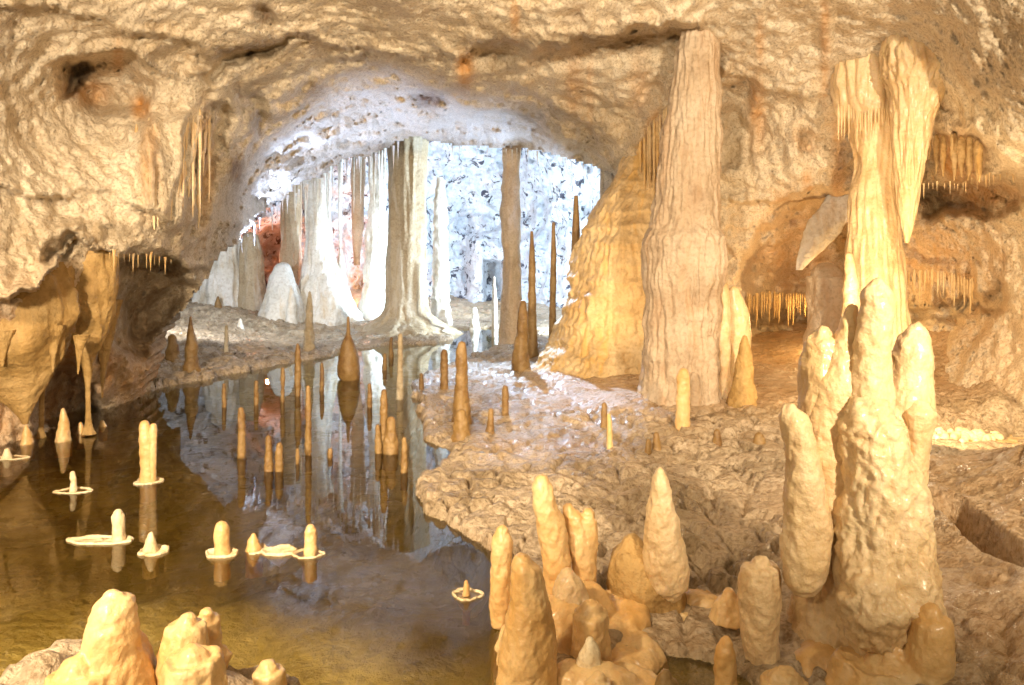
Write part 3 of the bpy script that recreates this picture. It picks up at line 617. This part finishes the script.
# -------- stalagmites in the pool and on the shore (amber)
PO = 'slim stalagmites standing in the pool'
for a in [
 ([(300, 519.5, 526), (312, 518, 528), (335, 516, 528), (355, 513, 528), (369, 511, 530)], 'dark pointed stalagmite at the upper tip of the pale shore'),
 ([(341, 458.5, 465), (352, 456, 467), (385, 455, 468), (410, 453, 470), (425, 451, 472)], 'tallest amber stalagmite on the pale wet shore'),
 ([(409, 456, 466), (418, 454, 468), (428, 453, 469), (438, 451, 471)], 'stubby amber stalagmite in front of the tallest shore one'),
 ([(349, 441, 447), (354, 440.5, 448), (375, 440.5, 448), (390, 440, 448.5)], 'flat topped amber peg between the two tallest shore stalagmites'),
 ([(373, 419.5, 423), (382, 419, 424), (391, 419, 424)], 'smallest amber peg left of the flat topped peg'),
 ([(385, 503, 507), (395, 502, 509), (410, 502, 508.5), (416, 501.5, 509)], 'lone amber peg on the wet shore towards the cascade'),
 ([(408, 489, 493), (418, 488, 494), (426, 486.5, 494), (433, 485, 495)], 'bent little amber stalagmite with a swollen foot'),
 ([(333, 398.5, 402), (345, 397.5, 403), (375, 397, 403), (400, 396, 403.5)], 'tall very slim stalagmite at the pool edge below the grey beige column'),
 ([(337, 390, 392.5), (345, 389, 393), (358, 388.5, 393.5)], 'thin peg just left of the tall very slim stalagmite'),
 ([(353, 383.5, 386), (362, 382.5, 387), (370, 382, 387)], 'short peg standing at the foot of the round mound'),
 ([(389, 382, 386), (398, 380.5, 387.5), (430, 380, 388), (452, 379, 389)], 'slender dark stalagmite behind the stout brown one in the pool'),
 ([(416, 388, 394), (422, 386, 396), (432, 386, 396), (440, 384, 398), (453, 383, 398.5)], 'stout brown stalagmite with a knob head in the pool'),
 ([(424, 376, 379.5), (436, 375, 381), (453, 375, 382)], 'small stalagmite leaning on the left of the stout brown one'),
 ([(437, 402.5, 406), (450, 401.5, 407.5), (472, 400.5, 408)], 'thin stalagmite right of the stout brown one near the rock shelf'),
 ([(383, 368, 371), (392, 367.5, 372), (407, 367, 372)], 'short peg between the brown bulb and the slender dark stalagmite'),
 ([(385, 306.5, 309.5), (395, 305.5, 311), (430, 305.5, 311.5), (455, 305, 311.5)], 'long thin dark stalagmite in mid pool'),
 ([(407, 239, 243), (415, 238, 245), (440, 238, 245.5), (458, 237.5, 246)], 'tall dark stalagmite left of the close pair in the pool'),
 ([(435, 267, 270), (446, 265.5, 272), (471, 264.5, 273.5)], 'left stalagmite of the close pair in the pool'),
 ([(442, 277.5, 281), (450, 275.5, 283), (471, 275, 283.5)], 'right stalagmite of the close pair in the pool'),
 ([(448, 296, 299), (455, 295.5, 299.5), (464, 295.5, 299.5)], 'stub between the close pair and the long thin stalagmite'),
 ([(448, 328.5, 332), (453, 327.5, 333), (458, 327.5, 333)], 'tiny round knob poking out of mid pool'),
 ([(380, 255, 257.5), (390, 254, 258.5), (405, 254, 258.5)], 'short straight peg at the far side of the pool, left of the beaded peg'),
 ([(367, 281.5, 284), (378, 280.5, 285), (388, 281, 284.5), (403, 280.5, 284.5)], 'thin beaded peg at the far side of the pool'),
 ([(343, 296.5, 299), (352, 295, 301), (365, 294.5, 301), (396, 295, 300.5)], 'dark peg just left of the grey cone by the far shore'),
 ([(291, 308.5, 311), (305, 306.5, 312.5), (325, 305, 313.5), (351, 303.5, 315)], 'tall pointed grey brown cone on the far shore'),
 ([(362, 320.5, 323), (372, 320, 324), (391, 319.5, 324)], 'thin peg between the pointed grey cone and the brown bulb'),
 ([(383, 222.5, 225.5), (392, 222, 226), (407, 222, 226.5)], 'leftmost thin peg at the far side of the pool'),
 ([(325, 225.5, 227.5), (335, 224.5, 228.5), (353, 224, 228.5)], 'thin grey rod on the pale left bank of the chamber'),
 ([(316, 189.5, 191.5), (328, 188, 193), (342, 186, 197), (358, 185, 198), (372, 184, 200)], 'ragged amber spire at the left bank under the arch'),
 ([(334, 170, 174), (345, 168, 178), (362, 165, 181)], 'knobbly brown stub beneath the left end of the arch'),
 ([(370, 597, 0), ] , None),
]:
    rows, lab = a
    if lab is None: continue
    D, g = gdist((rows[-1][1]+rows[-1][2])/2, rows[-1][0])
    stal(rows, lab, 'amber' if 'grey' not in lab or 'between' in lab or 'left of the grey' in lab else 'tan', nseg=28, bump=.2, D=D)
bulb = stal([(316, 347, 349.2), (335, 346, 350.5), (342, 342, 354), (356, 339, 358), (366, 337, 360), (376, 338, 360), (380, 341, 359)], 'brown bulb with a thin grey spire standing in the far pool', 'amber', nseg=36, bump=.08)

# cream stalagmites of the left pool with rims
LP = [
 ([(420, 140, 149), (428, 139.5, 150.5), (450, 140, 154), (470, 141, 155), (482, 140, 156)], 'orange pillar with a double top in the left pool', 'honey', (.18, .16, 0)),
 ([(471, 70.5, 74.5), (478, 70, 76), (482, 71, 76), (492, 69.5, 77)], 'little cream peg on a plate, nearest the far left stalactites', 'pale', (.24, .12, 0)),
 ([(448, 5, 9), (453, 3.5, 10.5), (459, 1.5, 12)], 'squat cream knob on a plate at the left edge of the pool', 'pale', (.24, .12, .02)),
 ([(509, 114, 122), (515, 112, 124), (530, 113, 124.5), (541, 112, 125)], 'cream curved peg on a wide thin plate', 'pale', (.34, .10, -.16)),
 ([(532, 148.5, 153.5), (540, 146, 155), (552, 143, 158)], 'small cream cone on an irregular plate', 'pale', (.15, .12, .03)),
 ([(521, 215, 228), (528, 214.5, 229), (545, 215, 229), (554, 214, 230)], 'stout orange pillar ringed by a round plate', 'honey', (.16, .13, 0)),
 ([(533, 251, 256), (540, 248, 258), (551, 246, 262)], 'small amber cone ringed by a plate beside the stout pillar', 'honey', (.10, .11, .04)),
 ([(524, 306, 315), (530, 305, 316.5), (543, 305, 316.5), (555, 303, 317)], 'orange pillar ringed by a lobed plate, right end of the row', 'honey', (.15, .12, 0)),
]
for rows, lab, mt, rim in LP:
    p_ = stal(rows, lab, mt, nseg=40, rim=rim, bump=.12)
    if 'double top' in lab: attach(p_, 'side_lobe', [(423, 150, 156.5), (430, 149, 157), (455, 149, 156.5), (470, 149, 156)], p_.location[1]-.02, mt, nseg=24, bump=.1)
# plate without a stalagmite
D, g = gdist(280, 552); x, y, z = P3(280, 553, D)
e = make_rim(None, (x, D, 0.0), .17, .12); e.name = 'rim_plate'; tag(e, 'empty lobed calcite plate between the amber cone and the orange pillar', 'calcite plate')
D, g = gdist(467, 596)
stal([(580, 464.5, 468), (586, 463.5, 469.5), (596, 462.5, 470)], 'tiny stub on a plate at the tip of the foreground rock shelf', 'honey', D=D, nseg=24, rim=(.13, .12, 0))
# beneath the left wall
for rows, lab in [
 ([(408, 61, 65), (418, 60, 68), (430, 58, 69), (441, 56, 71)], 'pointed honey stalagmite under the left stalactites'),
 ([(422, 78.5, 82.5), (428, 77.5, 84), (434, 77, 84.5)], 'small round stalagmite right of the pointed honey one'),
 ([(425, 24.5, 28), (433, 22.5, 31), (444, 21, 33)], 'dim brown cone in the shade left of the pointed honey one'),
 ([(420, 101, 103), (424, 100, 105), (427, 99, 107)], 'tiny pale nub by the waterline right of the thin pillar')]:
    stal(rows, lab, 'honey', nseg=30)
# hanging columns and stalactites under the left wall (two reach the water)
for rows, D, lab, mt in [
 ([(262, -70, 60), (290, -62, 66), (320, -58, 68), (345, -50, 64), (368, -36, 52), (388, -14, 42), (402, 6, 35), (414, 18, 30), (424, 22, 28)], 11.4, 'broad honey bulge hanging at the left edge, tapering to a bent root', 'umber'),
 ([(235, 46, 116), (265, 50, 114), (295, 52, 113), (318, 56, 110), (338, 66, 104), (350, 74, 98), (362, 82, 93), (385, 85.5, 90), (410, 86, 90.5), (425, 85, 92), (434, 82, 96)], 12.3, 'honey bulge whose thin stem reaches down to the water', 'umber'),
 ([(300, 30, 60), (335, 36, 55), (370, 39, 47), (400, 39.5, 44), (430, 39, 43.5), (438, 37, 46)], 12.2, 'straight honey pillar behind the pointed stalagmite', 'umber'),
 ([(300, 92, 120), (340, 98, 112), (365, 100, 107), (385, 101, 104), (398, 101.5, 103)], 13.2, 'short honey stalactite right of the thin stem', 'umber'),
 ([(325, 44, 64), (342, 49, 58), (360, 51, 55), (372, 52, 53.5)], 11.2, 'pointed stalactite hanging from the left edge bulge', 'umber'),
 ([(335, 74, 90), (350, 76, 83), (362, 77, 80.5), (374, 77.2, 78.6)], 11.6, 'small stalactite beside the thin stem', 'umber'),
 ([(330, -8, 14), (350, -2, 7), (366, 1, 3.5)], 10.7, 'stubby stalactite at the left edge under the wall', 'umber'),
]:
    pr = pixprof(rows, D); SEED[0] += 1
    V, Fa = lathe(pr, nseg=80, tip=False, bump=.16, fl=.10, flf=6, bsc=1.8, seed=SEED[0], squash=.8); o = mk('stalactite', V, Fa, M[mt], origin=pr[0][:3]); tag(o, lab, 'stalactite')

# -------- on the right hand floor
for rows, lab, mt, kw in [
 ([(402, 602.5, 606), (412, 601, 607), (429, 600, 608)], 'narrow brown peg at the shadowed edge of the wet shore', 'amber', {}),
 ([(413, 607.5, 610.5), (425, 607, 612), (450, 606.5, 613)], 'narrow yellow peg right of the shadowed brown one', 'honey', {}),
 ([(432, 654, 658), (440, 653, 660), (452, 652, 662)], 'taller of two small brown stubs on the open floor', 'amber', {}),
 ([(439, 647, 650), (446, 645.5, 651.5), (455, 644.5, 652)], 'shorter of two small brown stubs on the open floor', 'amber', {}),
 ([(429, 715, 719), (436, 713, 721), (445, 712, 722)], 'round brown stub right of the giant column foot', 'amber', {}),
 ([(432, 756, 762), (438, 754, 765), (446, 752, 766)], 'low rounded stone near the fingered formation', 'amber', {}),
 ([(368, 679, 688), (376, 677, 690), (400, 676, 690), (429, 675, 690)], 'square shouldered tan stalagmite in front of the giant column', 'honey', {}),
 ([(335, 742, 747), (350, 738, 751), (375, 734, 753), (404, 728, 757)], 'knobbly cone stalagmite standing right of the giant column', 'umber', dict(bump=.22, nseg=60)),
 ([(281, 716, 728), (300, 716, 730), (330, 715, 731), (372, 716, 730), (400, 714, 732)], 'smooth cream pillar leaning on the right side of the giant column', 'cream', dict(nseg=50)),
 ([(286, 728, 740), (310, 726, 748), (335, 728, 752), (400, 722, 748)], 'broad cream slab behind the knobbly cone', 'cream', dict(nseg=50, squash=.55)),
]:
    k = dict(nseg=30, bump=.12); k.update(kw); stal(rows, lab, mt, D=(14.9 if 'slab' in lab else 14.4 if 'smooth cream pillar' in lab else None), **k)

# alcove blocks behind the fingers
stal([(262, 812, 842), (275, 808, 850), (300, 806, 852), (335, 804, 856)], 'rough brown hanging boulder left of the cream fluted column', 'column', D=16.2, name='rock_lump', cat='rock', nseg=90, bump=.30, bsc=1.1)
pr = pixprof([(194, 830, 864), (212, 815, 854), (232, 804, 840), (252, 798, 820), (270, 796, 802)], 18.0)
V, Fa = lathe(pr, nseg=70, tip=False, bump=.14, fl=.08, seed=6, squash=.5)
o = mk('stalactite', V, Fa, M['chalk'], origin=pr[0][:3]); tag(o, 'pale wedge shaped drapery hanging in the middle right alcove', 'stalactite')
stal([(252, 846, 852), (265, 845, 855), (285, 844, 858), (325, 842, 862)], 'slim pale stalagmite behind the rising fingers', 'cream', D=13.2, nseg=40)

# stalactites of the alcove fringes, arch lip, and ledges
proto = {}
def stalactite_proto(mat):
    if mat in proto: return proto[mat]
    L_ = []
    if mat.endswith('_drip'):
        for i in range(4):
            V, Fa = lathe([(0, 0, .06, .05), (0, 0, -.15, .085), (.01, 0, -.4, .075), (-.01*i, 0, -.7, .05), (.01*i, 0, -1, .015)], nseg=16, step=.04, tip=True, bump=.3, seed=i*5.3)
            me_o = mk('stalactite', V, Fa, M[mat[:-5]]); L_.append(me_o.data); bpy.data.objects.remove(me_o)
        proto[mat] = L_; return L_
    for i in range(4):
        V, Fa = lathe([(0, 0, .15, .17), (0, 0, 0, .13), (.01, 0, -.35, .075), (0, 0, -.7, .045), (.01*i, 0, -1, .012)], nseg=14, step=.05, tip=False, bump=.25, seed=i*3.3)
        me_o = mk('stalactite', V, Fa, M[mat]); L_.append(me_o.data); bpy.data.objects.remove(me_o)
    proto[mat] = L_; return L_
def fringe(pts, n, lmin, lmax, mat, label, group, D=None, dD=0.0, wk=.6, jit=3, cat='stalactite', part_of=None):
    """separate stalactites hung along a ledge; pts in picture px, lengths in px at that distance"""
    xs = [p[0] for p in pts]; ys = [p[1] for p in pts]; ml = stalactite_proto(mat)
    for i in range(n):
        t = (i+random.random()*.8)/n; px = xs[0]+(xs[-1]-xs[0])*t; py = np.interp(px, xs, ys)+random.uniform(-jit, jit)*.5
        d = (D if D else shell_point(px, py-3))+dD; L_ = random.uniform(lmin, lmax)*(1 if random.random() < .7 else .5)*d/F
        o = bpy.data.objects.new('stalactite', ml[i % 4]); C.objects.link(o); o.location = P3(px, py, d)
        wd = L_*random.uniform(.5, .9)*wk if L_ < .6 else random.uniform(.35, .55)*wk
        o.scale = (wd, wd, L_); o.rotation_euler = (0, 0, random.uniform(0, 6.28))
        if part_of: o.name = 'spike'; o.parent = part_of; o.location = np.array(o.location)-np.array(part_of.location)
        else: tag(o, label, cat, group)
fringe([(748, 296), (770, 292), (812, 296)], 26, 16, 32, 'umber_drip', 'short gold stalactite in the fringe under the middle right alcove', 'gold fringe of the middle right alcove', D=18.6, wk=.9)
fringe([(902, 272), (930, 270), (975, 280)], 24, 20, 36, 'gold_drip', 'gold stalactite in the fringe of the alcove at right', 'gold fringe of the right alcove', D=15.2, wk=.9)
fringe([(838, 104), (860, 112), (892, 106)], 18, 20, 44, 'cream_drip', 'cream spike under the cap of the fluted column', 'spikes under the fluted column cap', D=13.45, wk=.7, part_of=fluted)
fringe([(918, 184), (960, 184), (1000, 172), (1022, 168)], 22, 6, 14, 'cream', 'tiny spike on the lip above the dark right niche', 'spikes above the dark right niche', D=13.4, wk=.8)
fringe([(242, 240), (262, 216), (284, 200), (322, 180), (345, 162), (372, 158), (400, 144)], 34, 5, 22, 'chalk', 'small white stalactite on the left lip of the arch', 'stalactites of the arch lip, left half', dD=.2, wk=.7)
fringe([(430, 146), (480, 150), (520, 150), (556, 158), (590, 168), (610, 176)], 32, 3, 12, 'chalk', 'small pale stalactite on the right lip of the arch', 'stalactites of the arch lip, right half', dD=.2, wk=.7)
fringe([(290, 170), (330, 158), (385, 150)], 14, 24, 80, 'chalk', 'long thin white stalactite hanging inside the arch', 'long stalactites inside the arch', D=27.5, wk=.75)
fringe([(372, 152), (386, 152)], 4, 40, 70, 'chalk', 'long white icicle beside the broad grey beige column', 'icicles beside the broad column', D=27.0, wk=.8)
fringe([(100, 252), (128, 256), (150, 254), (175, 262)], 14, 8, 22, 'honey', 'honey stalactite on the ledge above the dark left hollow', 'stalactites above the dark left hollow', dD=-.1, wk=.8)
fringe([(132, 134), (160, 124), (212, 118)], 22, 50, 105, 'cream_drip', 'yellow white drip in the drapery on the left wall', 'drips of the left wall drapery', dD=-.16, wk=1.1, jit=14)
fringe([(148, 175), (176, 165), (202, 172)], 12, 30, 62, 'cream_drip', 'short yellow white drip low in the left wall drapery', 'lower drips of the left wall drapery', dD=-.16, wk=1.2, jit=16)
fringe([(640, 136), (655, 120), (668, 106)], 9, 60, 95, 'gold_drip', 'orange drip left of the giant column', 'orange drips left of the giant column', dD=-.02, wk=1.0)

fringe([(928, 140), (955, 134), (986, 146)], 9, 34, 48, 'gold_drip', 'orange drape in the small hollow above the dark right niche', 'orange drapes of the small right hollow', dD=-.1, wk=1.8, jit=4)

# -------- foreground: the four fingered formation
def pp(rows, D): return pixprof(rows, D)
def honeynoise(a1=.022, a2=.008, s=3.4):
    return lambda co: a1*fbm(co, s, 3, .8)+a2*(ridged(co, s*3.5, 2, .6)-.5)+.004*fbm(co, 22, 2)
DF = 5.2
kw = dict(nseg=36, bump=.035)
def lump(name, plist, parent, lab=None, vox=.018, nz=None):
    x, y, z = plist[0][-1][:3]
    ps = [closed(p, seed=i*1.7+len(lab or name), **kw) for i, p in enumerate(plist)]
    o = remesh(name, ps, vox, M['cream'], (x, y, z), nz or honeynoise(.028, .010, 3.6), 5)
    if parent: o.parent = parent; o.location = o.location-parent.location
    if lab: o['label'] = lab
    return o
trunk = lump('fingered_stalagmite', [
 pp([(395, 850, 888), (430, 846, 905), (460, 846, 915), (500, 842, 918), (560, 838, 930), (590, 840, 935), (620, 845, 935), (650, 850, 920)], DF-.08),
 pp([(500, 800, 870), (600, 800, 890), (660, 790, 930)], DF+.35),
 pp([(560, 850, 900), (600, 840, 915), (640, 850, 900)], DF-.25)], None, nz=honeynoise(.05, .03, 3.4))
tag(trunk, 'massive cream stalagmite with four upright fingers, largest formation in front', 'stalagmite')
lump('finger', [pp([(276, 868, 886), (290, 862, 889), (320, 859, 889), (348, 855, 887), (385, 852, 892), (440, 850, 897), (520, 848, 905)], DF-.02)], trunk)
lump('finger', [pp([(321, 906, 927), (340, 899, 929), (365, 892, 929), (395, 882, 930), (430, 877, 928), (480, 872, 922), (560, 868, 922)], DF+.12)], trunk)
lump('finger', [pp([(302, 847, 858), (318, 842, 859), (345, 830, 860), (380, 812, 862), (420, 804, 856), (520, 804, 856)], DF+.16)], trunk)
lump('finger', [pp([(325, 815, 832), (340, 808, 838), (365, 801, 842), (400, 797, 846), (450, 796, 850), (560, 790, 850)], DF+.22)], trunk)
lump('knob', [pp([(398, 907, 928), (410, 900, 933), (425, 904, 934), (445, 905, 928), (480, 903, 922)], DF-.02)], trunk)
lump('side_lobe', [pp([(401, 783, 797), (415, 780, 806), (440, 784, 814), (480, 786, 824), (520, 784, 828), (560, 782, 827), (582, 784, 822), (594, 792, 812)], DF)], trunk)

def single(rows, lab, D, mat='honey', noise=None, vox=.012, extra=(), name='stalagmite'):
    ps = [closed(pp(rows, D), nseg=32, bump=.04, seed=SEED[0])]; SEED[0] += .9
    for r, dd in extra: ps.append(closed(pp(r, D+dd), nseg=28, bump=.04, seed=SEED[0])); SEED[0] += .9
    x, y, z = P3((rows[-1][1]+rows[-1][2])/2, rows[-1][0], D)
    o = remesh(name, ps, vox, M[mat], (x, y, z), noise or honeynoise(), 4); tag(o, lab, 'stalagmite'); return o
single([(605, 921, 940), (620, 912, 949), (650, 908, 951), (700, 905, 955)], 'smooth rounded stub at the right foot of the fingered formation', 4.75, extra=[([(640, 880, 905), (660, 870, 930), (700, 860, 940)], .1)])
single([(555, 750, 770), (565, 742, 779), (600, 740, 780), (640, 740, 778), (660, 745, 776)], 'flat topped block stalagmite left of the fingered formation', 5.3, 'cream')
single([(637, 721, 732), (650, 717, 735), (690, 714, 738)], 'small slim stub left of the flat topped block', 5.0)
single([(668, 768, 800), (680, 762, 806), (710, 760, 808)], 'low lump at the base between block and fingered formation', 4.9)
# middle foreground cluster
single([(467, 656, 664), (480, 652, 669), (510, 646, 675), (545, 643, 684), (568, 643, 688), (586, 650, 686), (600, 662, 676)], 'spindle shaped cream stalagmite with a pointed tip', 6.0, 'cream')
single([(534, 622, 644), (550, 612, 660), (580, 607, 680), (610, 611, 688), (640, 630, 684)], 'wide brown fan shaped stalagmite behind the spindle', 6.2, 'umber')
single([(475, 534, 549), (485, 533, 552), (505, 535, 557), (530, 538, 568), (560, 540, 571), (582, 543, 568), (600, 548, 562)], 'tall cream finger with a small shoulder', 6.0, extra=[([(509, 552, 563), (520, 550, 566), (545, 552, 568)], 0)])
single([(503, 562, 574), (515, 563, 583), (540, 566, 594), (560, 571, 598), (580, 574, 597), (600, 576, 596)], 'twin topped cream stalagmite right of the tall finger', 6.1, extra=[([(508, 582, 596), (520, 579, 598), (560, 577, 598)], 0)])
single([(526, 497, 508), (540, 493, 512), (570, 491, 512), (600, 491, 510), (625, 492, 508)], 'narrow cream finger at the water edge, left of its cluster', 5.9)
single([(553, 513, 532), (565, 511, 541), (600, 509, 549), (640, 503, 555), (670, 500, 556), (720, 496, 560)], 'thick bottle shaped stalagmite nearest the middle', 4.9)
single([(567, 559, 575), (580, 555, 581), (600, 552, 590), (640, 550, 595)], 'short cone behind the thick bottle shaped one', 5.6, 'cream')
single([(600, 578, 602), (612, 573, 607), (640, 570, 609), (670, 572, 610)], 'rounded brown hump in the middle cluster', 5.2)
single([(637, 588, 592), (648, 583, 599), (664, 576, 604), (680, 574, 606)], 'small pale cone in front of the brown hump', 4.95, 'pale')
single([(672, 592, 606), (682, 586, 612), (710, 582, 616)], 'round knob at the lower edge, centre right', 4.7)
single([(670, 658, 672), (680, 655, 677), (710, 654, 678)], 'small hollow orange stub in the brown puddle', 4.6, 'amber')
single([(588, 722, 734), (600, 714, 742), (620, 708, 744)], 'orange brown nub left of the flat topped block', 5.7)
# bottom left pair
single([(590, 103, 120), (600, 96, 130), (625, 88, 136), (650, 82, 140), (700, 70, 158)], 'large cream stalagmite with a shining top at lower left', 4.35, extra=[([(627, 134, 142), (640, 130, 148), (700, 120, 165)], .15), ([(655, 60, 95), (670, 50, 110), (710, 45, 120)], -.15)])
single([(615, 178, 196), (625, 168, 204), (650, 160, 208), (710, 155, 215)], 'bent cream stalagmite of the lower left pair', 4.5, extra=[([(608, 200, 214), (620, 193, 220), (650, 190, 222), (700, 185, 225)], .25), ([(644, 214, 230), (655, 210, 232), (680, 205, 226)], .2)])
single([(645, 176, 208), (655, 165, 218), (680, 160, 222), (720, 158, 224)], 'golden dome shaped stalagmite nearest the lower left edge', 4.1)
single([(661, 258, 278), (670, 253, 284), (700, 252, 286)], 'small orange knob right of the golden dome', 4.5)
# foreground bases
def base(rows_list, lab, mat, name='flowstone_rock', vox=.03, a=.07):
    ps = [closed(pp(r, D), nseg=40, bump=.15, seed=i*2.2, squash=sq) for i, (r, D, sq) in enumerate(rows_list)]
    r, D, sq = rows_list[0]; x, y, z = P3((r[-1][1]+r[-1][2])/2, r[-1][0], D)
    o = remesh(name, ps, vox, M[mat], (x, y, z), lambda co: a*fbm(co, 2.6, 4)-.6*a*np.clip(ridged(co, 4, 2)-.9, 0, 1), 4); tag(o, lab, 'rock'); return o
base([([(655, 20, 70), (668, 0, 95), (720, -20, 110)], 4.6, 1), ([(640, 50, 90), (660, 30, 120), (720, 20, 150)], 4.9, 1), ([(675, 160, 270), (690, 120, 290), (740, 100, 300)], 4.5, .8)],
     'dark wet rock bearing the lower left stalagmites', 'bed')
base([([(600, 520, 600), (630, 500, 640), (680, 490, 680), (740, 480, 700)], 5.5, .8), ([(585, 545, 610), (600, 530, 640), (650, 520, 660)], 5.9, .8), ([(660, 540, 640), (680, 520, 660), (740, 500, 700)], 4.9, .6), ([(590, 675, 735), (600, 665, 745), (640, 655, 750)], 6.1, .7)],
     'lumpy honey rock bearing the middle stalagmite cluster', 'honey')
base([([(640, 770, 930), (660, 750, 960), (740, 720, 1000)], 5.3, .6), ([(630, 860, 930), (650, 840, 960), (740, 800, 1000)], 4.9, .6)],
     'pale flowstone foot bearing the fingered formation', 'honey')

# popcorn nodules in the niche at right, on a rim shelf
parts = []
for i in range(90):
    a = random.random()*6.28; r = math.sqrt(random.random()); D = 11.9+.6*r*math.sin(a); px = 962+42*r*math.cos(a)
    x = (px-CX)/F*D; z = .12; rr = random.uniform(.035, .075)
    parts.append(lathe([(x, D, z+rr*1.2, rr), (x, D, z, rr*1.1), (x, D, z-.1, rr*.6)], nseg=10, step=.02, bump=.15, seed=i))
V, Fa = join(parts)
o = mk('calcite_nodules', V, Fa, M['pale'], origin=(x, 12.2, z-.1)); tag(o, 'cluster of pale calcite nodules on the low ledge at right', 'calcite nodules', kind='stuff')
pr = [(x_, y_, z_, r_) for x_, y_, z_, r_ in [((962-CX)/F*12.0, 11.9, z-.02, .3), ((962-CX)/F*12.0, 11.9, z-.03, 1.15), ((962-CX)/F*12.0, 11.9, z-.16, 1.3), ((962-CX)/F*12.0, 11.9, z-.35, 1.1)]]
V, Fa = lathe(pr, nseg=70, step=.05, tip=False, bump=.05, seed=2)
o = mk('rimstone_shelf', V, Fa, M['gold'], origin=pr[-1][:3]); tag(o, 'flat golden rimstone shelf holding the pale nodules', 'rimstone')
